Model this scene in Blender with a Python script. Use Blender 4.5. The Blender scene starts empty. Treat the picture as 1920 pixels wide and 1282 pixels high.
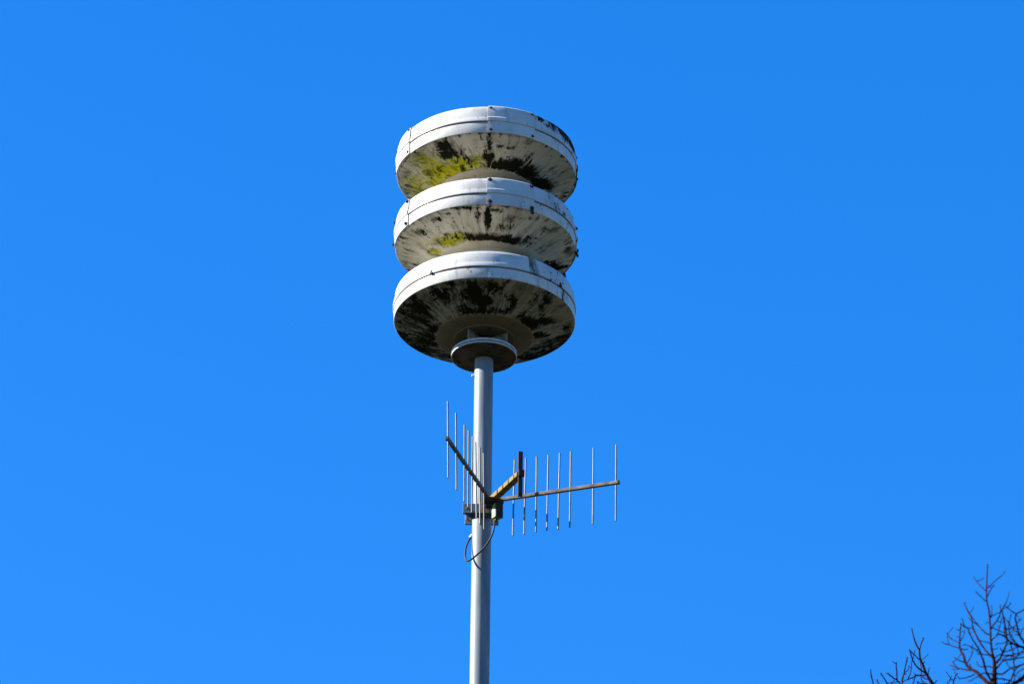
import bpy, bmesh, math, random
from mathutils import Vector, Matrix
from math import sin, cos, radians as rad, pi

scene = bpy.context.scene
COL = scene.collection

# ------------------------------------------------------------------ camera
CAM = Vector((0.0, -24.59, 1.6))
ELEV, AZ, ROLL = rad(29.11), rad(0.32), rad(0.65)
FPX = 200.0 / 36.0 * 1920.0                     # focal length in photo pixels
fwd = Vector((sin(AZ) * cos(ELEV), cos(AZ) * cos(ELEV), sin(ELEV)))
rgt = Vector((cos(AZ), -sin(AZ), 0.0))
upv = rgt.cross(fwd)
r2 = rgt * cos(ROLL) + upv * sin(ROLL)
u2 = upv * cos(ROLL) - rgt * sin(ROLL)
cam_data = bpy.data.cameras.new('camera')
cam_data.sensor_width = 36.0
cam_data.lens = 200.0
cam_data.clip_start = 0.1
cam_data.clip_end = 8000.0
cam = bpy.data.objects.new('camera', cam_data)
COL.objects.link(cam)
m3 = Matrix((r2, u2, -fwd)).transposed()
cam.matrix_world = Matrix.Translation(CAM) @ m3.to_4x4()
scene.camera = cam
cam_data.dof.use_dof = True
cam_data.dof.focus_distance = 28.0
cam_data.dof.aperture_fstop = 4.0

# ------------------------------------------------------------------ sky, sun, exposure
SUN_EL, SUN_AZ = rad(33.0), rad(266.0)          # azimuth clockwise from +Y: the sun stands to the left
world = bpy.data.worlds.new('World')
scene.world = world
world.use_nodes = True
wn, wl = world.node_tree.nodes, world.node_tree.links
sky = wn.new('ShaderNodeTexSky')
sky.sky_type = 'NISHITA'
sky.sun_disc = False
sky.sun_elevation = SUN_EL
sky.sun_rotation = SUN_AZ
sky.air_density = 1.2
sky.dust_density = 0.0
sky.ozone_density = 10.0
hs = wn.new('ShaderNodeHueSaturation')
hs.inputs['Saturation'].default_value = 1.185
hs.inputs['Hue'].default_value = 0.507
wl.new(sky.outputs[0], hs.inputs['Color'])
wl.new(hs.outputs[0], wn['Background'].inputs[0])
wn['Background'].inputs[1].default_value = 0.075

sun_data = bpy.data.lights.new('sun', 'SUN')
sun_data.energy = 5.0
sun_data.angle = rad(0.53)
sun_data.color = (1.0, 0.95, 0.86)
sun = bpy.data.objects.new('sun', sun_data)
COL.objects.link(sun)
to_sun = Vector((sin(SUN_AZ) * cos(SUN_EL), cos(SUN_AZ) * cos(SUN_EL), sin(SUN_EL)))
sun.rotation_euler = (-to_sun).to_track_quat('-Z', 'Y').to_euler()
sun.location = to_sun * 60

vs = scene.view_settings
vs.view_transform = 'Standard'
vs.look = 'None'
vs.gamma = 1.0
vs.use_curve_mapping = False
vs.exposure = 1.88

# ------------------------------------------------------------------ materials
class NT:
    def __init__(self, name):
        self.m = bpy.data.materials.new(name)
        self.m.use_nodes = True
        self.t = self.m.node_tree
        self.b = self.t.nodes['Principled BSDF']
    def put(self, sock, v):
        if hasattr(v, 'is_output'):
            self.t.links.new(v, sock)
        else:
            sock.default_value = v
    def n(self, kind, **kw):
        nd = self.t.nodes.new(kind)
        for k, v in kw.items():
            setattr(nd, k, v)
        return nd
    def math(self, op, a, b=0.0, clamp=False):
        nd = self.n('ShaderNodeMath', operation=op, use_clamp=clamp)
        self.put(nd.inputs[0], a); self.put(nd.inputs[1], b)
        return nd.outputs[0]
    def step(self, v, lo, hi, a=0.0, b=1.0):
        nd = self.n('ShaderNodeMapRange', interpolation_type='SMOOTHSTEP')
        for i, x in enumerate((v, lo, hi, a, b)):
            self.put(nd.inputs[i], x)
        return nd.outputs[0]
    def noise(self, vec, scale, detail=4.0, rough=0.55, dist=0.0):
        nd = self.n('ShaderNodeTexNoise')
        self.t.links.new(vec, nd.inputs['Vector'])
        nd.inputs['Scale'].default_value = scale
        nd.inputs['Detail'].default_value = detail
        nd.inputs['Roughness'].default_value = rough
        nd.inputs['Distortion'].default_value = dist
        return nd.outputs[0]
    def mix(self, f, a, b):
        nd = self.n('ShaderNodeMix', data_type='RGBA')
        self.put(nd.inputs[0], f); self.put(nd.inputs[6], a); self.put(nd.inputs[7], b)
        return nd.outputs[2]
    def attr(self, name):
        return self.n('ShaderNodeAttribute', attribute_name=name).outputs['Fac']
    def obj(self):
        return self.n('ShaderNodeTexCoord').outputs['Object']
    def bump(self, h, strength, dist):
        nd = self.n('ShaderNodeBump')
        nd.inputs['Strength'].default_value = strength
        nd.inputs['Distance'].default_value = dist
        self.t.links.new(h, nd.inputs['Height'])
        self.t.links.new(nd.outputs[0], self.b.inputs['Normal'])
    def fin(self, color, rough=0.5, metal=0.0, spec=0.5):
        self.put(self.b.inputs['Base Color'], color)
        self.put(self.b.inputs['Roughness'], rough)
        self.put(self.b.inputs['Metallic'], metal)
        self.put(self.b.inputs['Specular IOR Level'], spec)
        return self.m

def siren_paint():
    k = NT('weathered_white_paint')
    co = k.obj()
    seed = k.attr('seed')
    off = k.n('ShaderNodeCombineXYZ')
    k.put(off.inputs[2], seed)
    add = k.n('ShaderNodeVectorMath', operation='ADD')
    k.put(add.inputs[0], co); k.put(add.inputs[1], off.outputs[0])
    iso = add.outputs[0]
    sp = k.n('ShaderNodeSeparateXYZ')
    k.put(sp.inputs[0], co)
    x, y, z = sp.outputs
    r = k.math('SQRT', k.math('ADD', k.math('MULTIPLY', x, x), k.math('MULTIPLY', y, y)))
    rr = k.math('MAXIMUM', r, 0.01)
    cv = k.n('ShaderNodeCombineXYZ')
    k.put(cv.inputs[0], k.math('DIVIDE', x, rr))
    k.put(cv.inputs[1], k.math('DIVIDE', y, rr))
    k.put(cv.inputs[2], k.math('ADD', k.math('ADD', k.math('MULTIPLY', r, 0.62), seed), k.math('MULTIPLY', z, 0.45)))
    pol = cv.outputs[0]
    G, M, Lc = k.attr('grime_shade'), k.attr('moss'), k.attr('lichen')
    nS = k.noise(pol, 10.0, 9, 0.64, 0.9)
    nI = k.noise(iso, 13.0, 10, 0.68, 2.6)
    nF = k.noise(iso, 40.0, 8, 0.66, 1.6)
    n = k.math('ADD', k.math('MULTIPLY', nS, 0.46), k.math('ADD', k.math('MULTIPLY', nI, 0.32), k.math('MULTIPLY', nF, 0.22)))
    n = k.math('ADD', k.math('MULTIPLY', k.math('SUBTRACT', n, 0.5), 3.0), 0.5)
    black = k.step(k.math('ADD', n, k.math('MULTIPLY', G, 0.64)), 0.84, 0.97)
    # thin crooked veins of growth
    v = k.math('ABSOLUTE', k.math('SUBTRACT', k.noise(iso, 8.0, 7, 0.6, 2.2), 0.5))
    vein = k.step(v, 0.004, 0.022, 1.0, 0.0)
    vein = k.math('MULTIPLY', vein, k.step(k.math('ADD', n, k.math('MULTIPLY', G, 0.7)), 0.66, 0.82))
    black = k.math('MAXIMUM', black, k.math('MULTIPLY', vein, 0.85))
    nS2 = k.math('ADD', k.math('MULTIPLY', k.math('SUBTRACT', k.noise(pol, 15.0, 7, 0.62, 0.5), 0.5), 1.8), 0.5)
    D = k.attr('dust')
    film = k.math('MULTIPLY', k.step(k.math('ADD', nS2, k.math('MULTIPLY', G, 0.60)), 0.55, 1.15), 0.85)
    film = k.math('ADD', film, k.math('MULTIPLY', D, k.math('SUBTRACT', 1.0, film)), True)
    nM = k.math('ADD', k.math('MULTIPLY', k.noise(iso, 13.0, 8, 0.65, 0.6), 0.55), k.math('MULTIPLY', k.noise(iso, 55.0, 8, 0.7, 0.3), 0.45))
    nM = k.math('ADD', k.math('MULTIPLY', k.math('SUBTRACT', nM, 0.5), 2.0), 0.5)
    moss = k.step(k.math('ADD', nM, k.math('MULTIPLY', M, 0.85)), 0.55, 1.25)
    moss = k.math('MULTIPLY', moss, k.step(M, 0.05, 0.30))
    spots = k.step(k.math('ADD', k.noise(iso, 30.0, 6, 0.62, 0.6), k.math('MULTIPLY', Lc, 0.36)), 0.69, 0.75)
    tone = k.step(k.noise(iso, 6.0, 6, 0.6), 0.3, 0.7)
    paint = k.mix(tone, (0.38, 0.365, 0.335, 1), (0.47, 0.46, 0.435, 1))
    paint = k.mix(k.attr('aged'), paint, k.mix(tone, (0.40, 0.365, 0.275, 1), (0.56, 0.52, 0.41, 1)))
    c = k.mix(film, paint, (0.060, 0.053, 0.042, 1))
    mc = k.mix(k.step(nI, 0.40, 0.62), (0.33, 0.31, 0.014, 1), (0.07, 0.072, 0.005, 1))
    c = k.mix(moss, c, mc)
    c = k.mix(black, c, (0.012, 0.012, 0.007, 1))
    c = k.mix(spots, c, (0.025, 0.03, 0.028, 1))
    k.bump(k.math('ADD', black, k.math('MULTIPLY', nF, 0.3)), 0.25, 0.002)
    dirt = k.math('MAXIMUM', k.math('MAXIMUM', black, film), k.math('MAXIMUM', moss, spots))
    return k.fin(c, k.math('ADD', 0.34, k.math('MULTIPLY', dirt, 0.6), True), 0.0, k.math('MULTIPLY', k.math('SUBTRACT', 1.0, dirt, True), 0.45))

def simple(name, c1, c2, scale, rough, metal=0.0, spec=0.5, stretch=None, bump=0.0):
    k = NT(name)
    co = k.obj()
    if stretch:
        mp = k.n('ShaderNodeMapping')
        mp.inputs['Scale'].default_value = stretch
        k.put(mp.inputs[0], co); co = mp.outputs[0]
    f = k.step(k.noise(co, scale, 7, 0.62, 0.5), 0.32, 0.68)
    if bump:
        k.bump(f, 0.5, bump)
    return k.fin(k.mix(f, c1 + (1,), c2 + (1,)), rough, metal, spec)

PAINT = siren_paint()
GALV = simple('galvanised_steel', (0.098, 0.120, 0.140), (0.185, 0.205, 0.222), 14.0, 0.5, 0.0, 0.18, (1, 1, 0.12))
DARKMETAL = simple('blackened_steel', (0.014, 0.014, 0.017), (0.032, 0.032, 0.034), 60, 0.6, 0.0, 0.2)
ALU = simple('weathered_aluminium', (0.08, 0.08, 0.072), (0.12, 0.12, 0.105), 5, 0.5, 0.2, 0.3)
BOOM = simple('tarnished_boom_metal', (0.060, 0.052, 0.040), (0.150, 0.138, 0.112), 20, 0.7, 0.0, 0.2)
RUST = simple('rusty_tan_metal', (0.20, 0.125, 0.065), (0.15, 0.125, 0.035), 38, 0.9, 0, 0.1)
BROWN = simple('dark_brown_box_shade', (0.020, 0.015, 0.011), (0.040, 0.030, 0.022), 40, 0.7, 0, 0.15)
CREAM = simple('algae_cream_plastic', (0.17, 0.175, 0.05), (0.25, 0.25, 0.12), 40, 0.6)
RUBBER = simple('black_cable_rubber', (0.008, 0.008, 0.009), (0.014, 0.014, 0.014), 50, 0.6, 0, 0.2)
FLANGE = simple('stained_flange_paint', (0.028, 0.021, 0.017), (0.075, 0.060, 0.050), 16, 0.9, 0, 0.1)
RIMPALE = simple('pale_flange_edge', (0.30, 0.31, 0.32), (0.42, 0.43, 0.44), 25, 0.5, 0, 0.3)
WHITEP = simple('white_plastic', (0.7, 0.7, 0.68), (0.78, 0.78, 0.76), 30, 0.4)
BARK = simple('dark_bark', (0.010, 0.005, 0.005), (0.034, 0.014, 0.011), 30, 1.0, 0, 0.0, (1, 1, 0.3), 0.002)
GRASS = simple('winter_grass', (0.020, 0.025, 0.011), (0.050, 0.044, 0.025), 0.7, 0.95, 0, 0.1)
CONC = simple('footing_concrete', (0.28, 0.27, 0.25), (0.40, 0.39, 0.37), 8, 0.9)

# ------------------------------------------------------------------ mesh helpers
U = 0.45 / 170.0                                # one photo pixel at the siren, in metres

def link(name, me, mat, parent=None, loc=None):
    o = bpy.data.objects.new(name, me)
    COL.objects.link(o)
    if mat and not me.materials:
        me.materials.append(mat)
    if parent:
        o.parent = parent
    if loc is not None:
        o.location = loc
    return o

def empty(name, loc, label, cat, group=None):
    o = bpy.data.objects.new(name, None)
    o.empty_display_size = 0.1
    COL.objects.link(o)
    o.location = loc
    o['label'] = label; o['category'] = cat
    if group: o['group'] = group
    return o

def mesh(name, vs_, fs, smooth=True):
    me = bpy.data.meshes.new(name)
    me.from_pydata([tuple(v) for v in vs_], [], fs)
    me.update()
    if smooth:
        me.polygons.foreach_set('use_smooth', [True] * len(me.polygons))
    return me

def sharp(me, deg=35):
    bm = bmesh.new(); bm.from_mesh(me)
    bmesh.ops.recalc_face_normals(bm, faces=bm.faces)
    for e in bm.edges:
        if len(e.link_faces) == 2:
            e.smooth = e.calc_face_angle(0) < rad(deg)
    bm.to_mesh(me); bm.free()
    return me

def densify(prof, step):
    out = [prof[0]]
    for a, b in zip(prof, prof[1:]):
        n = max(1, int(math.hypot(b[0] - a[0], b[1] - a[1]) / step))
        for i in range(1, n + 1):
            t = i / n
            out.append((a[0] + (b[0] - a[0]) * t, a[1] + (b[1] - a[1]) * t))
    return out

def smooth_prof(prof, n=6):
    """Catmull-Rom through profile points"""
    P = [prof[0]] + list(prof) + [prof[-1]]
    out = [prof[0]]
    for i in range(1, len(P) - 2):
        p0, p1, p2, p3 = P[i - 1], P[i], P[i + 1], P[i + 2]
        for j in range(1, n + 1):
            t = j / n
            out.append(tuple(0.5 * ((2 * p1[k]) + (-p0[k] + p2[k]) * t + (2 * p0[k] - 5 * p1[k] + 4 * p2[k] - p3[k]) * t * t
                       + (-p0[k] + 3 * p1[k] - 3 * p2[k] + p3[k]) * t ** 3) for k in range(len(p1))))
    return out

def lathe(name, prof, nseg=144, a0=None, a1=None, deg=35, closed=False, wob=0.0, cap=False):
    """profile in (r, z) photo-pixel units; angle 0 faces the viewer (-Y), positive to the right"""
    full = a0 is None
    if full: a0, a1 = 0, 360
    n = nseg if full else nseg + 1
    vs_, fs = [], []
    m = len(prof)
    for i in range(n):
        a = rad(a0 + (a1 - a0) * i / nseg)
        for r, z in prof:
            rr = r * (1 + wob * sin(3 * a + 1.1) + wob * 0.6 * sin(7 * a))
            vs_.append((rr * sin(a) * U, -rr * cos(a) * U, z * U))
    for i in range(nseg):
        j = (i + 1) % n
        for k in range(m - 1 + (1 if closed else 0)):
            k2 = (k + 1) % m
            fs.append((i * m + k, j * m + k, j * m + k2, i * m + k2))
    if cap and not full:
        fs.append(tuple(range(m)))
        fs.append(tuple(reversed(range((n - 1) * m, n * m))))
    return sharp(mesh(name, vs_, fs), deg)

def box(name, c, s, bev=0.0, rot=None):
    bm = bmesh.new()
    bmesh.ops.create_cube(bm, size=1.0)
    for v in bm.verts:
        v.co = Vector((v.co.x * s[0], v.co.y * s[1], v.co.z * s[2])) * U
    if bev:
        bmesh.ops.bevel(bm, geom=bm.edges[:], offset=bev * U, segments=2, affect='EDGES', profile=0.6)
    if rot is not None:
        bmesh.ops.transform(bm, matrix=rot, verts=bm.verts)
    bmesh.ops.translate(bm, vec=Vector(c) * U, verts=bm.verts)
    me = bpy.data.meshes.new(name)
    bm.to_mesh(me); bm.free()
    return me

def tube(name, pts, radii, sides=8, capped=True, smooth=True):
    vs_, fs = [], []
    n = len(pts)
    prev = None
    for i, p in enumerate(pts):
        t = (pts[min(i + 1, n - 1)] - pts[max(i - 1, 0)]).normalized()
        if prev is None:
            ref = Vector((0, 0, 1)) if abs(t.z) < 0.9 else Vector((1, 0, 0))
            a = t.cross(ref).normalized()
        else:
            a = (prev - t * prev.dot(t)).normalized()
        prev = a
        b = t.cross(a)
        for s in range(sides):
            q = 2 * pi * s / sides
            vs_.append(p + (a * cos(q) + b * sin(q)) * radii[i])
    for i in range(n - 1):
        for s in range(sides):
            s2 = (s + 1) % sides
            fs.append((i * sides + s, i * sides + s2, (i + 1) * sides + s2, (i + 1) * sides + s))
    if capped:
        fs.append(tuple(reversed(range(sides))))
        fs.append(tuple(range((n - 1) * sides, n * sides)))
    return vs_, fs

def tube_me(name, pts, radii, sides=8):
    if not hasattr(radii, '__len__'):
        radii = [radii] * len(pts)
    v, f = tube(name, pts, radii, sides)
    return sharp(mesh(name, v, f), 50)

def bolt_me(name, r, h, nut=True):
    """hex head with a domed end, axis +Z from z=0"""
    prof = [(r * 1.45, 0), (r * 1.45, h * 0.18)]
    vs_, fs = [], []
    rings = [(r * 1.45, 0, 12), (r * 1.45, h * .2, 12), (r, h * .2, 6), (r, h * .75, 6), (r * .8, h, 6)]
    for (q, z, s) in rings:
        for i in range(12):
            a = 2 * pi * i / 12
            rr = q if s == 12 else q * (cos(pi / 6) / cos((a % (pi / 3)) - pi / 6))
            vs_.append((rr * cos(a) * U, rr * sin(a) * U, z * U))
    for k in range(len(rings) - 1):
        for i in range(12):
            j = (i + 1) % 12
            fs.append((k * 12 + i, k * 12 + j, (k + 1) * 12 + j, (k + 1) * 12 + i))
    fs.append(tuple(range(48, 60)))
    return mesh(name, vs_, fs, False)

def fattr(me, name, vals):
    a = me.attributes.new(name, 'FLOAT', 'POINT')
    a.data.foreach_set('value', vals)

# ------------------------------------------------------------------ setting: ground
g = 3000.0
bm = bmesh.new()
bmesh.ops.create_grid(bm, x_segments=40, y_segments=40, size=g)
me = bpy.data.meshes.new('ground'); bm.to_mesh(me); bm.free()
ground = link('ground', me, GRASS)
ground['kind'] = 'structure'

# ------------------------------------------------------------------ mast
SB, CB = sin(rad(29.3)), cos(rad(29.3))
ZL = 1.6 + 28.2 * SB                            # height of the lowest disc's bottom edge
z_flange = ZL - 82 * U
mast = empty('siren_mast', (0, 0, 0), 'tall light grey steel pole carrying the white siren', 'pole')
def pole_r(z):
    d = (z_flange - z) / U
    return (17.4 + 0.0008 * d + 0.009 * max(0.0, d - 1000.0)) * U
zs = [0.12 + (z_flange + 40 * U - 0.12) * i / 60 for i in range(61)]
me = tube_me('pole_shaft', [Vector((0, 0, z)) for z in zs], [pole_r(z) for z in zs], 40)
link('pole_shaft', me, GALV, mast)
link('base_plate', box('base_plate', (0, 0, 0.10 / U), (190, 190, 12), 2), GALV, mast)
link('footing', box('footing', (0, 0, 0.035 / U), (300, 300, 40), 4), CONC, mast)
bme = bolt_me('anchor_bolt', 7, 14)
for sx in (-1, 1):
    for sy in (-1, 1):
        link('anchor_bolt', bme, GALV, mast, (sx * 70 * U, sy * 70 * U, 0.116))
# hatch low on the shaft
link('hatch', box('hatch', (0, -pole_r(1.0) / U - 1, 1.0 / U), (34, 6, 130), 2), GALV, mast)
# small bright screw just under the siren, on the sunny side
zb = ZL - (705 - 605) / CB * U
me = tube_me('set_screw', [Vector((-17 * U, -2 * U, zb)), Vector((-22.5 * U, -2.5 * U, zb))], 2.2 * U, 10)
link('set_screw', me, WHITEP, mast)

# ------------------------------------------------------------------ siren
siren = empty('warning_siren', (0, 0, z_flange), 'white three-tier warning siren with black and green algae stains on pole top', 'siren')

def stain(dx, dy, blobs, ox, oy, sc):
    """coverage of stains whose places are given in enlarged-picture units"""
    v = 0.0
    zx, zy = ox + dx * sc, oy + dy * sc
    for b in blobs:
        e = ((zx - b[0]) / b[2]) ** 2 + ((zy - b[1]) / b[3]) ** 2
        if e < 6:
            v = max(v, b[4] * math.exp(-0.7 * e))
    return v

UP_G = [(600,480,80,60,.9),(660,545,120,60,.8),(740,590,150,40,.55),(985,400,22,60,.75),(995,480,26,70,.8),(1000,570,60,60,.85),
        (1090,640,130,55,1),(1210,640,95,65,1),(1310,700,120,70,1),(1430,785,120,60,1),(1500,800,60,60,.7),(1330,570,50,60,.5),
        (1090,480,60,16,.6),(1180,490,60,18,.65),(1530,660,35,35,.45),(1340,440,80,25,.45),(400,560,80,60,.45),(280,720,70,50,.55),(300,860,90,60,.5),(1640,850,60,50,.5),(900,660,200,30,.45)]
UP_M = [(360,800,110,90,.75),(420,880,120,50,.8),(760,690,160,50,.85),(600,700,220,90,1),(800,620,200,60,.9),(450,620,130,90,.75),(520,780,120,70,.9),(930,600,100,60,.6),(400,830,90,50,.5),(1000,620,120,60,.4)]
MI_G = [(822,413,9,6,.85),(805,415,16,10,.45),(830,404,40,3,.5),(870,393,30,3.5,.7),(893,408,8,15,.55),(914,412,7,26,.9),(926,397,14,5,.75),
        (955,413,14,9,.55),(944,428,16,8,.65),(1000,410,40,5,.6),(1030,430,25,8,.45),(835,447,6,8,.7),(890,447,14,6,.7),(915,448,60,9,1),(955,453,36,8,.95),
        (990,447,18,8,.55),(790,437,20,8,.55),(770,475,14,8,.4),(1040,498,30,12,.75),(1066,465,12,25,.45),(1020,470,40,20,.3),(760,455,12,20,.35)]
MI_M = [(840,455,28,11,.95),(860,446,28,9,.8),(815,475,14,8,.7),(795,460,18,8,.4),(890,450,30,8,.5)]
LO_G = [(350,720,210,180,.74),(480,950,170,120,.75),(600,580,160,90,.68),(850,560,110,120,.85),(930,620,80,60,.95),(800,470,330,35,.65),(1010,500,100,70,.65),
        (1190,620,35,90,.72),(1150,700,60,40,.6),(1330,800,95,55,1),(1430,690,40,90,.65),(1480,600,50,60,.7),(1480,785,90,35,.85),(1420,900,90,30,.75),(1340,1090,140,45,.8),
        (1600,1000,90,60,.55),(1660,850,60,70,.5),(930,705,260,40,.72),(250,800,90,110,.5),(650,1100,180,50,.6),(1550,540,140,30,.55),(540,870,80,60,.85)]
LO_M = [(700,560,100,50,.15)]

# unit disc, heights measured up from its bottom edge
LOWER_RING = [(164, 3), (168.6, 0.2), (169.5, 0.2), (170, 0.9), (170.2, 21.2), (169.3, 22.2), (165.5, 22.3), (165.5, 3)]
UPPER_RING = [(165, 24.0), (171.2, 24.0), (172.0, 25.0), (172.0, 31.0), (171.2, 32.6), (169.6, 33.4), (169.2, 42), (168.6, 52), (166.8, 56.8), (163, 60), (157, 61.6),
              (130, 64), (95, 67), (60, 70), (40, 71)]
GROOVE = [(166.5, 21), (166.5, 25.5)]
BOWL = smooth_prof([(168.7, 0.4), (166.5, -1.6), (158, -5.0), (145, -10.0), (128, -17.0), (112, -24.5), (98, -31.0), (90, -33)], 6)
ANNULUS = [(90, -33), (86, -33.6), (71, -34)]
bolt = bolt_me('bolt', 2.1, 2.4)
big_bolt = bolt_me('bolt', 2.7, 4.0)

def radial(o, ang, r, z):
    """turn a +Z mesh outward at the given angle"""
    a = rad(ang)
    o.location = (r * sin(a) * U, -r * cos(a) * U, z * U)
    o.rotation_euler = (pi / 2, 0, a)

def set_seed(me, s):
    fattr(me, 'seed', [s] * len(me.vertices))

def disc(z_rim, idx):
    seed = [0.0, 3.7, 9.1][idx]
    G, M, (ox, oy, sc, cx, cy) = [(UP_G, UP_M, (700, 170, 4.5714, 912, 333)), (MI_G, MI_M, (0, 0, 1, 910, 469)), (LO_G, LO_M, (700, 430, 4.5714, 908, 605))][idx]
    # upper shell is the part that carries the rest of the tier
    me = lathe('horn_tier', densify(UPPER_RING, 6), 180, wob=0.0012)
    lich = []
    for v in me.vertices:
        a = math.degrees(math.atan2(v.co.x, -v.co.y)); zz = v.co.z / U
        w = 0.0
        if idx == 0:
            w = max(0.95 * math.exp(-((a - 68) / 26) ** 2), 0.30 * math.exp(-((a + 14) / 14) ** 2), 0.7 * math.exp(-((a - 100) / 30) ** 2))
            w *= 0.45 + 0.55 * min(1, max(0, (zz - 30) / 16))
        elif idx == 1:
            w = max(0.50 * math.exp(-((a - 52) / 12) ** 2), 0.35 * math.exp(-((a - 75) / 16) ** 2))
        else:
            w = max(0.38 * math.exp(-((a - 52) / 15) ** 2), 0.25 * math.exp(-((a - 78) / 16) ** 2))
        if r_of(v) < 150: w = 0.25
        lich.append(w)
    fattr(me, 'lichen', lich)
    grim = []
    for v in me.vertices:
        a = math.degrees(math.atan2(v.co.x, -v.co.y))
        w = 0.0
        if idx == 2: w = 0.42 * math.exp(-((a - 31) / 4) ** 2)
        zz = v.co.z / U
        if idx == 0:
            for ca, wa, zlo in ((36.5, 3.6, 40), (48, 4.6, 36), (55, 3, 42), (63, 5, 36), (72, 6, 32), (84, 8, 32), (100, 14, 30)):
                w = max(w, 1.15 * math.exp(-((a - ca) / wa) ** 2) * min(1, max(0, (zz - zlo) / 9)))
        lip = 0.22 * math.exp(-((zz - 33) / 3) ** 2) + 0.20 * max(0, (zz - 52) / 9)
        grim.append(max(w, 0.04 + 0.6 * lip) if r_of(v) > 150 else 0.25)
    fattr(me, 'grime_shade', grim)
    set_seed(me, seed)
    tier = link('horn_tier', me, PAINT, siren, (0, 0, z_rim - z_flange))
    tier['label'] = ['topmost tier of the siren, darkest lichen on its right edge', 'middle tier of the siren with dark bolts on its joint plate',
                     'lowest tier of the siren with dark stained underside'][idx]
    me = lathe('lower_ring', LOWER_RING, 180, closed=True, wob=0.0012)
    gr = []
    for v in me.vertices:
        a = math.degrees(math.atan2(v.co.x, -v.co.y))
        gr.append((0.55 * math.exp(-((a - 57) / 4.5) ** 2) + 0.4 * math.exp(-((a - 37) / 3) ** 2)) if idx == 2 else (0.5 * math.exp(-((a - 95) / 14) ** 2)))
        gr[-1] = max(gr[-1], 0.04 + 0.14 * max(0, (v.co.z / U - 16) / 6))
    fattr(me, 'grime_shade', gr); set_seed(me, seed + 1)
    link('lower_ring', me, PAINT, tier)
    link('seam_gasket', lathe('seam_gasket', GROOVE, 120), DARKMETAL, tier)
    # bowl under the tier
    me = lathe('bowl', BOWL, 200, wob=0.0006)
    gv, mv = [], []
    for v in me.vertices:
        X, Y, Z = v.co / U
        dx, dy = X, -Z * CB + Y * SB
        px, py = (cx + dx - (0 if sc == 1 else ox)), (cy + dy - (0 if sc == 1 else oy))
        r_ = math.hypot(X, Y)
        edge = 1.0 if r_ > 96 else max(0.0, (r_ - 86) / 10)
        base = [0.22, 0.20, 0.36][idx] if Y < 30 else [0.45, 0.45, 0.72][idx]  # overall grime, made denser on the far side to paint in shade
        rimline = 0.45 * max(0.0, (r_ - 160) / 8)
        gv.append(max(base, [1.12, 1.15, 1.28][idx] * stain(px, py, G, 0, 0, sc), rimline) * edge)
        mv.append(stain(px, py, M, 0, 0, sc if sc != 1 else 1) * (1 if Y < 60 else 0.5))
    fattr(me, 'grime_shade', gv); fattr(me, 'moss', mv); fattr(me, 'dust', [[.18, .06, .60][idx]] * len(gv)); fattr(me, 'aged', [1.0] * len(gv)); set_seed(me, seed + 2)
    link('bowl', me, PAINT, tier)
    me = lathe('collar', ANNULUS + ([(57, -34.4), (55.5, -35), (55.5, -37.5), (18, -38)] if idx == 2 else [(70, -36), (69, -94)]), 120)
    set_seed(me, seed + 3); fattr(me, 'dust', [[.4, .3, .78][idx]] * len(me.vertices)); fattr(me, 'aged', [1.0] * len(me.vertices))
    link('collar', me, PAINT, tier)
    if idx < 2:
        # overlapping joint plates, four round the tier
        for q in range(4):
            a0 = 0.4 - 90 * q
            inner = [(170.7, 0.6), (170.8, 23), (172.5, 24.5), (172.5, 31.5), (170.3, 34), (169.9, 42), (169.3, 51), (167.5, 56.6), (164, 59.6)]
            t = 1.3
            outer = [(170.7 + t, 0.2), (170.8 + t, 23), (172.5 + t, 24.6), (172.5 + t, 31.7), (170.3 + t, 34.2), (169.9 + t, 42), (169.3 + t, 51.2), (167.7 + t, 57.4), (164.3, 61.4)]
            me = lathe('joint_plate', inner + outer[::-1], 16, a0, a0 + 31.0, closed=True, cap=True)
            fattr(me, 'lichen', [(0.75 if idx == 0 else 0.4) if q == 3 else 0.12] * len(me.vertices))
            set_seed(me, seed + 5 + q)
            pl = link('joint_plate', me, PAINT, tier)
            for da in (1.8, 29.4):
                for zz in (5.5, 53.5):
                    b = link('bolt', big_bolt if idx == 1 else bolt, DARKMETAL, tier)
                    radial(b, a0 + da, (172.0 if zz < 20 else 170.0), zz)
            if idx == 1 and q != 1:
                for da in (1.8, 29.4):
                    m_ = box('clip', (0, 0, 0), (6, 4, 13), 0.8)
                    b = link('clip', m_, DARKMETAL, tier)
                    a = rad(a0 + da)
                    b.location = (172.5 * sin(a) * U, -172.5 * cos(a) * U, -1.5 * U)
                    b.rotation_euler = (rad(-16), 0, a)
    else:
        for a_ in (-35.6, 54.4, 144.4, 234.4):
            m_ = mesh('clip', [Vector(p) * U for p in [(-2.8, 0, -2), (2.8, 0, -2), (2.8, -3.5, -2), (-2.8, -3.5, -2), (-1, 0, 6), (1, 0, 6), (1, -2, 6), (-1, -2, 6)]],
                      [(3, 2, 1, 0), (4, 5, 6, 7), (0, 1, 5, 4), (1, 2, 6, 5), (2, 3, 7, 6), (3, 0, 4, 7)], False)
            b = link('clip', m_, DARKMETAL, tier)
            a = rad(a_)
            b.location = (171.0 * sin(a) * U, -171.0 * cos(a) * U, 25 * U); b.rotation_euler = (0, 0, a)
    return tier

def r_of(v): return math.hypot(v.co.x, v.co.y) / U

PITCH = 156.4 * U
for i in range(3):
    disc(ZL + (2 - i) * PITCH, i)
# dome cap that closes the topmost tier
me = lathe('top_cap', [(42, 70.5), (38, 74), (22, 77), (4, 78), (0.2, 78)], 48)
set_seed(me, 20.0)
link('top_cap', me, PAINT, siren, (0, 0, ZL + 2 * PITCH - z_flange))

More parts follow.
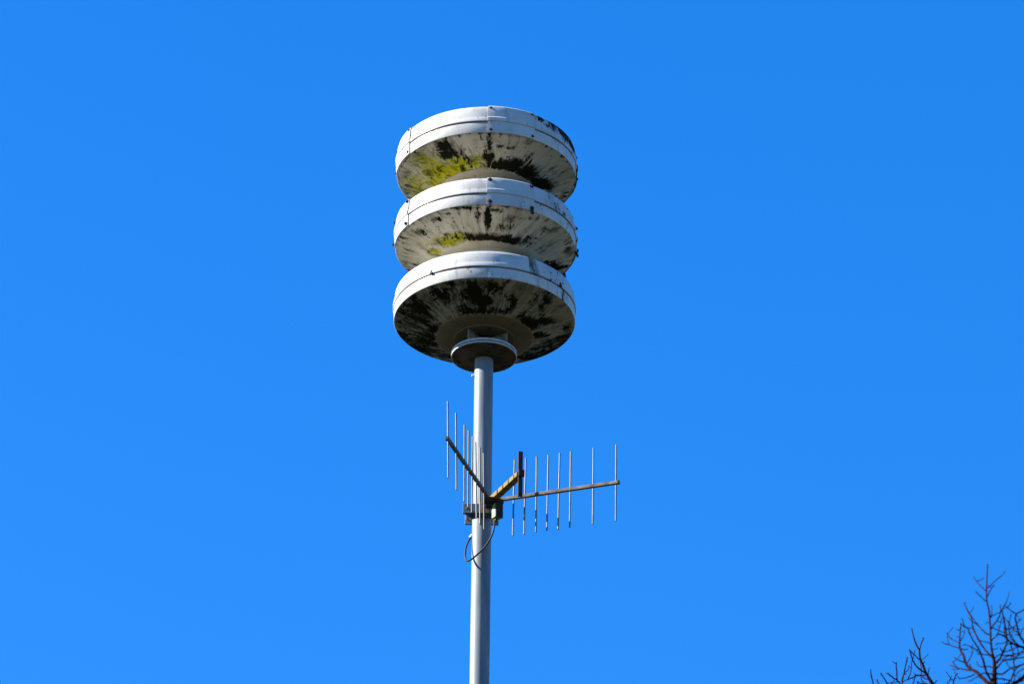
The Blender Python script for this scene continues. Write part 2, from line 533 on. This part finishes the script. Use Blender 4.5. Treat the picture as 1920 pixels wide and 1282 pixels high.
# mounting flange on the pole head with its fins and bolts
FL = [(r_, z_ + 3) for r_, z_ in [(18.5, -70), (54, -70), (60, -69.2), (60.8, -70), (60.8, -73.2), (59.6, -73.8), (59.6, -74.8), (60.6, -75.4), (60.6, -78), (59, -79.2), (56, -79.2), (30, -83), (20, -84.5), (18.5, -84.5)]]
zf = ZL - z_flange
me = lathe('mounting_flange', FL, 96)
fl = link('mounting_flange', me, FLANGE, siren, (0, 0, zf))
link('flange_rim', lathe('flange_rim', [(60.2, -65.6), (61.6, -66.2), (61.8, -70.4), (60.2, -70.8)], 96), RIMPALE, fl)
link('flange_rim', lathe('flange_rim', [(60.0, -72.2), (61.4, -72.5), (61.4, -75.0), (60.0, -75.6)], 96), RIMPALE, fl)
for a_ in (-35, 55, 145, 235):
    m_ = mesh('fin', [Vector(p) * U for p in [(-1.4, -18, -38), (-1.4, -52, -38), (-1.4, -52, -67.5), (-1.4, -24, -67.5), (1.4, -18, -38), (1.4, -52, -38), (1.4, -52, -67.5), (1.4, -24, -67.5)]],
              [(0, 1, 2, 3), (7, 6, 5, 4), (0, 4, 5, 1), (1, 5, 6, 2), (2, 6, 7, 3), (3, 7, 4, 0)], False)
    set_seed(m_, 31.0); fattr(m_, 'dust', [.6] * len(m_.vertices)); fattr(m_, 'grime_shade', [.4] * len(m_.vertices))
    f_ = link('fin', m_, PAINT, siren, (0, 0, zf)); f_.rotation_euler = (0, 0, rad(a_))
fb = bolt_me('flange_bolt', 4.2, 5)
for a_ in (12, 132, 252):
    a = rad(a_)
    b = link('flange_bolt', fb, DARKMETAL, fl, (50 * sin(a) * U, -50 * cos(a) * U, -76.6 * U)); b.rotation_euler = (pi, 0, a)
    b = link('flange_bolt', bolt, DARKMETAL, siren, (46 * sin(a) * U, -46 * cos(a) * U, zf - 38 * U)); b.rotation_euler = (pi, 0, a)

# ------------------------------------------------------------------ corner reflector antenna
ZA = ZL - (935 - 605) / CB * U - 30 * SB / CB * U + 3 * U
ant = empty('corner_reflector_antenna', (0, 0, ZA), 'corner reflector antenna with two wings of thin vertical rods clamped to the pole', 'antenna')
A = Vector((16, -31, 0))
dL = Vector((-.315, -.949, 0)).normalized()
dR = Vector((.946, -.330, 0)).normalized()
dB = (dL + dR).normalized()

def bar(name, p0, p1, w, h, mat, parent, bev=0.8):
    d = (p1 - p0); L = d.length; d.normalize()
    side = d.cross(Vector((0, 0, 1))).normalized()
    up = side.cross(d)
    R = Matrix((d, side, up)).transposed().to_4x4()
    me = box(name, (0, 0, 0), (L, w, h), bev, R)
    for v in me.vertices: v.co += (p0 + p1) / 2 * U
    return link(name, me, mat, parent)

rng = random.Random(4)
for d, lean, q0, q1, q2 in ((dL, 1, 41, 22.8, 47.5), (dR, -0.4, 44.5, 21.8, 43.8)):
    LEN = q0 + 5 * q1 + 2 * q2 + 4
    b = bar('wing_boom', A + d * 4, A + d * LEN, 6.2, 6.2, BOOM, ant)
    cap = bar('end_cap', A + d * (LEN - .5), A + d * (LEN + 2.5), 7, 7, BROWN, b)
    s = [q0 + q1 * i for i in range(6)] + [q0 + q1 * 5 + q2 * (i + 1) for i in range(2)]
    for q in s:
        c = A + d * q
        e = Vector((rng.uniform(-.9, .9) - lean, rng.uniform(-1, 1), 0))
        me = tube_me('rod', [(c + e + Vector((0, 0, 78))) * U, c * U, (c - e - Vector((0, 0, 78))) * U], 1.5 * U, 10)
        link('rod', me, ALU, ant)
# driven element on its arm
arm = bar('dipole_arm', A + dB * 6, A + dB * 118, 13, 9, RUST, ant, 1.0)
for q in (40, 62, 84):
    bar('band', A + dB * q, A + dB * (q + 2.0), 13.8, 9.8, BROWN, arm, 0.3)
E0 = A + dB * 121
R = Matrix.Rotation(math.atan2(dB.x, -dB.y) - 0.25, 4, 'Z')
link('dipole_plate', box('dipole_plate', E0 - dB * 1 + Vector((0, 0, 0)), (8.4, 4.0, 92), 0.8, R), BROWN, ant)
link('dipole_head', box('dipole_head', E0 + dB * 3.2, (12, 6, 13), 1.5, R), BROWN, ant)
# casting at the apex, clamp jaws round the pole, bolts
link('apex_casting', box('apex_casting', (16, -29, -4), (21, 15, 17), 2), DARKMETAL, ant)
link('apex_gusset', mesh('apex_gusset', [Vector(p) * U for p in [(4, -22, -8), (40, -36, -8), (30, -48, -8), (2, -52, -8), (4, -22, -3.5), (40, -36, -3.5), (30, -48, -3.5), (2, -52, -3.5)]],
     [(0, 1, 2, 3), (7, 6, 5, 4), (0, 4, 5, 1), (1, 5, 6, 2), (2, 6, 7, 3), (3, 7, 4, 0)], False), DARKMETAL, ant)
link('apex_bracket', box('apex_bracket', (6, -22.5, -10), (16, 7, 24), 1), RUST, ant)
link('clamp_plate', box('clamp_plate', (-13, -22, -12), (44, 5, 20), 0.8), GALV, ant)
# V-jaw: a toothed strip that bites the pole below the plate
jaw = []
for sgn in (-1,):
    pts = [(-30, -19.4), (30, -19.4), (30, -24.4), (-30, -24.4)]
link('clamp_jaw', mesh('clamp_jaw', [Vector(p) * U for p in
     [(-32, -21, -22.5), (30, -21, -22.5), (16, -20, -31), (0, -19.6, -27), (-18, -20, -33),
      (-32, -26, -22.5), (30, -26, -22.5), (16, -25, -31), (0, -24.6, -27), (-18, -25, -33)]],
     [(0, 1, 2, 3, 4), (9, 8, 7, 6, 5), (0, 5, 6, 1), (1, 6, 7, 2), (2, 7, 8, 3), (3, 8, 9, 4), (4, 9, 5, 0)], False), DARKMETAL, ant)
link('clamp_back', box('clamp_back', (0, 22, -12), (62, 5, 20), 0.8), GALV, ant)
for sx in (-27, 25):
    me = tube_me('clamp_bolt', [Vector((sx, -29, -12)) * U, Vector((sx, 29, -12)) * U], 2.4 * U, 10)
    link('clamp_bolt', me, GALV, ant)
bx = link('junction_box', box('junction_box', (27.5, -34, -23), (15, 13, 29), 2.0, Matrix.Rotation(rad(35), 4, 'Z')), CREAM, ant)
link('box_shade_face', box('box_shade_face', (27.5 + 7.2 * sin(rad(35)), -34 - 7.2 * cos(rad(35)), -22.5), (16, 3, 31), 1, Matrix.Rotation(rad(35), 4, 'Z')), BROWN, bx)  # dark panel that paints shade onto the box face turned from the sun
link('gland', tube_me('gland', [Vector((26, -35, -37)) * U, Vector((25.6, -35, -43)) * U], 2.8 * U, 10), DARKMETAL, bx)
# cable loop: from the box round the pole to a clip on its sunny side
def ant_pt(px, py, Y):
    X = px - 903.0 + (py - 935) * 0.011
    Z = (935 - py + (Y - A.y) * SB) / CB
    return Vector((X, Y, Z)) * U
cp = [ant_pt(926, 968, -35), ant_pt(925, 985, -36), ant_pt(919.5, 1003, -34), ant_pt(908, 1022, -30), ant_pt(894, 1036, -26), ant_pt(883, 1045, -24),
      ant_pt(875.5, 1047, -20), ant_pt(872.3, 1038, -14), ant_pt(874, 1024, -8), ant_pt(879, 1012, -4), ant_pt(883.5, 1006, -1)]
cp = [p + Vector((0, 0, 5 * U * min(1, i / 3))) for i, p in enumerate(cp)]
cp = [Vector(p) for p in smooth_prof([tuple(p) for p in cp], 8)]
cab = link('cable', tube_me('cable', cp, 1.7 * U, 10), RUBBER, ant)
e = cp[-1]
link('cable_clip', tube_me('cable_clip', [e + Vector((-2.5, 0, -1)) * U, e + Vector((1.5, 0, 5)) * U], [3.0 * U, 2.4 * U], 12), WHITEP, cab)

# ------------------------------------------------------------------ bare trees
def ray_at(px, py, Y):
    """point of the place seen at a photo position, on the upright plane y = Y"""
    d = (fwd + r2 * ((px - 960) / FPX) - u2 * ((py - 641) / FPX))
    t = (Y - CAM.y) / d.y
    return CAM + d * t

def wiggle(pts, rng, amp, n):
    sm = [Vector(p) for p in smooth_prof([tuple(p) for p in pts], n)]
    out = []
    for i, p in enumerate(sm):
        if 0 < i < len(sm) - 1:
            p = p + Vector((rng.gauss(0, amp), rng.gauss(0, amp), rng.gauss(0, amp)))
        out.append(p)
    return out

class Tree:
    def __init__(self, label, Y0, seed):
        self.Y0, self.rng = Y0, random.Random(seed)
        self.lines = []           # (pts3d, radii, photo pts)
        self.label = label
    def depth_near(self, px, py):
        best, d = 1e9, 0.0
        for pts, rad_, pp in self.lines:
            for (x, y, yo) in pp:
                e = (x - px) ** 2 + (y - py) ** 2
                if e < best: best, d = e, yo
        return d
    def trace(self, pts, w0, w1, depth=None, slope=None):
        """pts in photo pixels from the branch foot to its tip, widths in pixels"""
        y0 = self.depth_near(*pts[0]) if depth is None else depth
        k = self.rng.choice((-1, 1)) * self.rng.uniform(0.25, 0.95) if slope is None else slope
        s, acc = [], 0.0
        for i, p in enumerate(pts):
            if i: acc += math.hypot(p[0] - pts[i - 1][0], p[1] - pts[i - 1][1])
            s.append((p[0], p[1], y0 + k * acc * 0.0021))
        sm = smooth_prof(s, 5)
        P = [ray_at(x, y, self.Y0 + d) for x, y, d in sm]
        self.add(P, w0, w1, sm)
        return P
    def add(self, P, w0, w1, pp=()):
        px = 0.0021
        n = len(P)
        R = []
        for i in range(n):
            t = i / (n - 1)
            w = w0 + (w1 - w0) * t ** 0.8
            w *= 1 + self.rng.uniform(-.12, .12)
            R.append(w * 0.5 * px * 1.1)
        if w1 < 4: R[-1] *= 1.1; R[-2] *= .9; R[-3] *= .95
        P = [p + Vector((self.rng.gauss(0, .0007), self.rng.gauss(0, .0007), self.rng.gauss(0, .0007))) if 0 < i < n - 1 else p for i, p in enumerate(P)]
        self.lines.append((P, R, list(pp)))

def spurs(P, R, rng, V, F, every=0.075):
    """short budding side shoots along a twig"""
    acc = 0.0
    for i in range(1, len(P)):
        acc += (P[i] - P[i - 1]).length
        if acc > every * rng.uniform(.6, 1.5):
            acc = 0
            t = (P[i] - P[i - 1]).normalized()
            a = Vector((rng.gauss(0, 1), rng.gauss(0, 1), rng.gauss(0, 1) + .3))
            a = (a - t * a.dot(t)).normalized()
            L = rng.choice((.012, .016, .02, .035, .05))
            d = (a + t * .6).normalized()
            r0 = max(.0018, min(R[i] * .7, .0028))
            v, f = tube('s', [P[i], P[i] + d * L * .6, P[i] + d * L + Vector((0, 0, L * .15))], [r0, r0 * .8, r0 * .9], 5)
            o = len(V); V += v; F += [tuple(q + o for q in g_) for g_ in f]

def build_tree(T, base, trunk_pts, trunk_r, extra):
    root = empty('bare_tree', base, T.label, 'tree', 'bare trees')
    off = Vector(base)
    rng = T.rng
    v, f = tube('trunk', [p - off for p in trunk_pts], trunk_r, 12)
    link('trunk', mesh('trunk', v, f), BARK, root)
    for P, R, pp in T.lines:
        V, F = tube('branch', [p - off for p in P], R, 6)
        V, F = list(V), list(F)
        spurs([p - off for p in P], R, rng, V, F)
        link('branch', mesh('branch', V, F), BARK, root)
    # limbs of the rest of the crown
    for p0, r0, dirv, L in extra:
        V, F = [], []
        pts, d = [p0 - off], dirv.normalized()
        n = max(6, int(L / 0.12))
        for i in range(n):
            d = (d + Vector((rng.gauss(0, .10), rng.gauss(0, .10), .05 + rng.gauss(0, .06)))).normalized()
            pts.append(pts[-1] + d * (L / n))
        rr = [r0 * (1 - .85 * i / n) + .0015 for i in range(n + 1)]
        v, f = tube('b', pts, rr, 6); V += v; F += f
        for i in range(2, n + 1):
            for _ in range(2):
                if rng.random() < .85:
                    t = (pts[i] - pts[i - 1]).normalized()
                    a = Vector((rng.gauss(0, 1), rng.gauss(0, 1), rng.gauss(0, .7) + .35))
                    a = (a - t * a.dot(t)).normalized()
                    dd = (t * .8 + a).normalized()
                    l = L * (1 - i / (n + 2)) * rng.uniform(.25, .6) + .12
                    tw = [pts[i]]
                    m = 5
                    for q in range(m):
                        dd = (dd + Vector((rng.gauss(0, .12), rng.gauss(0, .12), .10 + rng.gauss(0, .06)))).normalized()
                        tw.append(tw[-1] + dd * l / m)
                    v, f = tube('t', tw, [max(.0022, rr[i] * .55 * (1 - .75 * q / m)) for q in range(m + 1)], 5)
                    o = len(V); V += v; F += [tuple(x + o for x in g_) for g_ in f]
                    spurs(tw, [.003] * 6, rng, V, F, .06)
        link('branch', mesh('branch', V, F), BARK, root)
    return root

def z6(pts): return [(1600 + x / 5.0875, 1030 + y / 5.0875) for x, y in pts]
def z7(pts): return [(1760 + x / 8.43, 1130 + y / 8.43) for x, y in pts]
def z8(pts): return [(1620 + x / 10.506, 1160 + y / 10.506) for x, y in pts]

YT = -3.4
T1 = Tree('bare leafless tree with upright leader at right edge', YT, 11)
lead = z6([(1282, 138), (1276, 240), (1271, 380), (1272, 480), (1290, 560), (1300, 640), (1308, 780), (1312, 880), (1325, 980), (1345, 1080), (1345, 1282)])
lead_s = smooth_prof([(x, y, 0.0) for x, y in lead], 6)
T1.lines.append(([], [], lead_s))
leadP = [ray_at(x, y, YT) for x, y, _ in lead_s]
foot = leadP[-1]
base1 = (foot.x + 0.05, YT, 0.0)
lead_w = []
for x, y, _ in lead_s:
    t = (y - lead[0][1]) / (lead[-1][1] - lead[0][1])
    lead_w.append((2.2 + 3.4 * t + 6.0 * max(0, t - .72) / .28) * 0.5 * 0.0021)
down = [Vector((foot.x + .05 * (i / 24) + .02 * sin(i * .9), YT, foot.z * (1 - i / 24))) for i in range(1, 25)]
down_r = [lead_w[-1] + (.17 - lead_w[-1]) * (i / 24) ** 1.1 + (.06 if i == 24 else 0) for i in range(1, 25)]
trunk1 = leadP + down
trunk1_r = lead_w + down_r
W = 3.0
for pts, w0, w1 in [
    ([(1262, 388), (1200, 330), (1145, 258)], 2.2, 2.0), ([(1262, 490), (1210, 440), (1168, 398)], 2.2, 2.0),
    ([(1278, 365), (1340, 310), (1395, 258)], 2.2, 1.8), ([(1278, 445), (1310, 380), (1345, 335)], 2.2, 2.0),
    ([(1305, 812), (1260, 790), (1200, 730), (1150, 670), (1100, 590), (1050, 500)], 3.4, 2.2),
    ([(1325, 1025), (1300, 1005), (1240, 930), (1190, 850), (1140, 750), (1130, 660), (1080, 560)], 4.2, 2.4),
    ([(1335, 1275), (1270, 1255), (1180, 1170), (1090, 1110), (1050, 1010), (1015, 940), (1015, 860), (1020, 780), (1025, 700)], 9.0, 2.2),
    ([(1015, 940), (960, 920), (900, 900), (845, 880)], 2.8, 2.2), ([(1015, 895), (940, 850), (892, 800)], 2.4, 2.0),
    ([(1017, 875), (1050, 820), (1062, 765)], 2.2, 1.8), ([(1025, 700), (1060, 735), (1110, 745), (1140, 745)], 2.2, 1.8), ([(1066, 738), (1050, 700), (1035, 650)], 2.2, 2.0),
    ([(1120, 1150), (1030, 1135), (990, 1125), (920, 1100)], 3.0, 2.2), ([(995, 1125), (965, 1090), (945, 1068)], 2.2, 2.0),
    ([(1160, 1185), (1100, 1212), (1005, 1230)], 2.6, 2.0),
    ([(1335, 1262), (1275, 1180), (1240, 1060), (1215, 990), (1205, 960), (1150, 870), (1105, 790), (1095, 755), (1040, 720)], 5.0, 2.0),
    ([(1215, 990), (1150, 940), (1060, 900)], 2.4, 1.8), ([(1080, 1090), (1140, 980), (1125, 930), (1145, 905)], 2.2, 1.6),
    ([(1345, 1088), (1390, 1050), (1420, 990), (1450, 920), (1465, 890), (1460, 790), (1430, 640), (1420, 590), (1430, 540), (1455, 515)], 5.2, 2.0),
    ([(1312, 755), (1350, 700), (1390, 640), (1405, 580), (1400, 520)], 3.0, 2.0), ([(1308, 645), (1350, 615), (1410, 590)], 2.4, 1.8),
    ([(1305, 650), (1322, 600), (1318, 525)], 2.2, 1.8), ([(1320, 865), (1370, 810), (1400, 730), (1412, 650)], 2.6, 1.8),
    ([(1312, 740), (1390, 770), (1450, 790)], 2.4, 1.8),
    ([(1345, 1160), (1430, 1060), (1530, 1040), (1640, 1020)], 3.6, 2.6), ([(1350, 1180), (1430, 1180), (1500, 1130), (1640, 1085)], 4.0, 2.4),
    ([(1425, 1005), (1520, 1000), (1590, 980)], 2.6, 1.8), ([(1420, 1050), (1480, 1010), (1560, 1015), (1640, 965)], 2.8, 2.0),
    ([(1350, 1282), (1480, 1270), (1540, 1150), (1600, 1100), (1640, 1080)], 4.0, 2.0),
    ([(1345, 1030), (1410, 990), (1480, 960), (1560, 930), (1640, 925)], 2.6, 2.0), ([(1345, 1130), (1290, 1110), (1220, 1115), (1180, 1090)], 3.0, 2.0),
    ([(1330, 1000), (1270, 1000), (1180, 990)], 2.4, 1.8), ([(1345, 1200), (1300, 1180), (1230, 1180), (1120, 1250)], 3.0, 2.0), ([(1340, 1230), (1420, 1230), (1560, 1260), (1640, 1240)], 3.2, 2.0),
    ([(1318, 900), (1280, 880), (1240, 875), (1200, 860)], 2.2, 1.6), ([(1330, 950), (1360, 945), (1385, 925)], 2.0, 1.6), ([(1300, 700), (1280, 690), (1262, 710)], 1.8, 1.6),
]:
    T1.trace(z6(pts), w0 * .92, w1 * .92)
# a stout limb that reaches back into the frame from the right
lim = T1.trace(z6([(1350, 1300), (1500, 1290), (1640, 1200), (1720, 1080), (1700, 970), (1628, 932), (1560, 915), (1490, 870), (1430, 820), (1370, 800)]), 8, 2.4, slope=.12)
for pts, w0, w1 in [([(1700, 970), (1620, 870), (1580, 800), (1555, 700), (1550, 620), (1628, 572), (1680, 560)], 5.5, 2.2), ([(1551, 612), (1490, 570), (1450, 535)], 2.4, 1.8),
    ([(1580, 800), (1520, 750), (1470, 680), (1425, 620), (1420, 575)], 3.0, 2.0), ([(1440, 790), (1450, 760), (1520, 740), (1555, 710), (1600, 655)], 2.8, 2.0),
    ([(1490, 870), (1500, 900), (1520, 980), (1530, 1060), (1540, 1282)], 3.0, 2.6), ([(1480, 865), (1440, 790), (1445, 700), (1420, 600)], 3.4, 2.0),
    ([(1560, 910), (1500, 800), (1480, 760), (1490, 690), (1505, 600)], 2.6, 1.8), ([(1640, 1180), (1560, 1250), (1500, 1290)], 3.0, 2.2),
    ([(1470, 870), (1420, 890), (1360, 895)], 2.2, 1.6), ([(1600, 925), (1540, 880), (1500, 840), (1480, 800)], 2.6, 1.8), ([(1590, 820), (1610, 760), (1640, 740)], 2.2, 1.8),
    ([(1530, 1060), (1580, 990), (1640, 940)], 2.2, 1.8), ([(1535, 1150), (1480, 1110), (1440, 1040)], 2.2, 1.6), ([(1540, 1200), (1590, 1150), (1640, 1130)], 2.4, 1.8)]:
    T1.trace(z6(pts), w0 * .92, w1 * .92)
T1.lines.pop(0)
ex = []
rg = random.Random(77)
for i in range(46):
    h = rg.uniform(.30, .965)
    a = rg.uniform(0, 2 * pi)
    if h > .85: a = rg.uniform(-1.2, 1.2)
    p0 = Vector((foot.x, YT, foot.z * h))
    L = (1 - h) * 4.6 + .75
    if h > .85: L = .7
    ex.append((p0, .012 + .05 * (1 - h), Vector((cos(a), sin(a), .40)), L))
build_tree(T1, base1, trunk1, trunk1_r, ex)

Y2 = -1.6
T2 = Tree('smaller bare leafless tree whose twig tips rise left of the other tree', Y2, 23)
lead2 = z8([(940, 180), (980, 360), (1040, 520), (1090, 610), (1095, 690), (1110, 790), (1160, 900), (1220, 1060), (1290, 1180), (1360, 1282), (1440, 1400)])
lead2_s = smooth_prof([(x, y, 0.0) for x, y in lead2], 6)
T2.lines.append(([], [], lead2_s))
lead2P = [ray_at(x, y, Y2) for x, y, _ in lead2_s]
foot2 = lead2P[-1]
lw2 = [(2.2 + 5.5 * ((y - lead2[0][1]) / (lead2[-1][1] - lead2[0][1])) ** 1.3) * 0.5 * 0.0023 for x, y, _ in lead2_s]
base2 = (foot2.x + 0.25, Y2, 0.0)
down2 = [Vector((foot2.x + .25 * (i / 24) ** .7 + .02 * sin(i * .7), Y2, foot2.z * (1 - i / 24))) for i in range(1, 25)]
down2_r = [lw2[-1] + (.14 - lw2[-1]) * (i / 24) ** 1.1 + (.05 if i == 24 else 0) for i in range(1, 25)]
for pts, w0, w1 in [
    ([(1092, 620), (1130, 480), (1178, 375)], 2.6, 2.4), ([(1225, 1065), (1120, 1005), (1030, 920), (960, 810), (895, 595)], 3.2, 2.8),
    ([(1090, 795), (1000, 710), (900, 610)], 2.4, 2.0), ([(1250, 1110), (1120, 1100), (1040, 1112), (900, 1170), (760, 1232)], 3.4, 2.0),
    ([(1400, 1350), (1100, 1370), (820, 1380), (755, 1270), (770, 1120), (810, 960), (852, 748)], 4.4, 2.4), ([(775, 1095), (830, 1030), (870, 1000), (892, 935)], 2.4, 1.8),
    ([(860, 1200), (920, 1040), (942, 860)], 2.4, 1.8), ([(840, 1382), (720, 1290), (650, 1200), (560, 1140), (460, 1060)], 3.4, 2.6),
    ([(650, 1200), (645, 1020), (633, 850)], 2.6, 2.6), ([(840, 1384), (500, 1420), (240, 1380), (180, 1260), (150, 1140), (128, 985)], 3.6, 2.2),
    ([(560, 1415), (480, 1300), (400, 1170), (322, 1058)], 2.8, 2.6), ([(400, 1405), (300, 1290), (245, 1188)], 2.6, 2.6),
    ([(1265, 1120), (1270, 1050), (1286, 948)], 2.0, 1.6), ([(1365, 1285), (1400, 1245), (1442, 1208)], 2.2, 1.8), ([(1250, 1282), (1135, 1200), (1125, 1000), (1105, 790)], 2.8, 1.8),
    ([(1400, 1340), (1010, 1300), (985, 1220), (1010, 1130), (1060, 1090)], 3.0, 2.0), ([(600, 1210), (540, 1250), (510, 1300)], 2.0, 1.6), ([(960, 820), (935, 835), (928, 850)], 2.0, 1.6),
    ([(1165, 900), (1180, 850), (1200, 830)], 1.8, 1.5), ([(1290, 1185), (1200, 1170), (1150, 1120)], 2.4, 1.8), ([(1040, 1235), (1100, 1260), (1260, 1290)], 2.4, 2.0),
]:
    T2.trace(z8(pts), w0, w1)
for pts, w0, w1 in [([(420, 1600), (250, 1450), (140, 1290), (165, 1230), (205, 1150)], 3.4, 1.8), ([(270, 1470), (232, 1290), (258, 1160), (305, 1100)], 2.8, 2.0), ([(500, 1560), (520, 1350), (560, 1290), (600, 1270)], 2.6, 2.0)]:
    T2.trace(z7(pts), w0, w1)
T2.lines.pop(0)
ex = []
for i in range(36):
    h = rg.uniform(.33, .93)
    a = rg.uniform(0, 2 * pi)
    p0 = Vector((foot2.x + .25 * (1 - h) ** .7, Y2, foot2.z * h))
    ex.append((p0, .010 + .045 * (1 - h), Vector((cos(a), sin(a), .38)), (1 - h) * 4.2 + .6))
build_tree(T2, base2, lead2P + down2, lw2 + down2_r, ex)
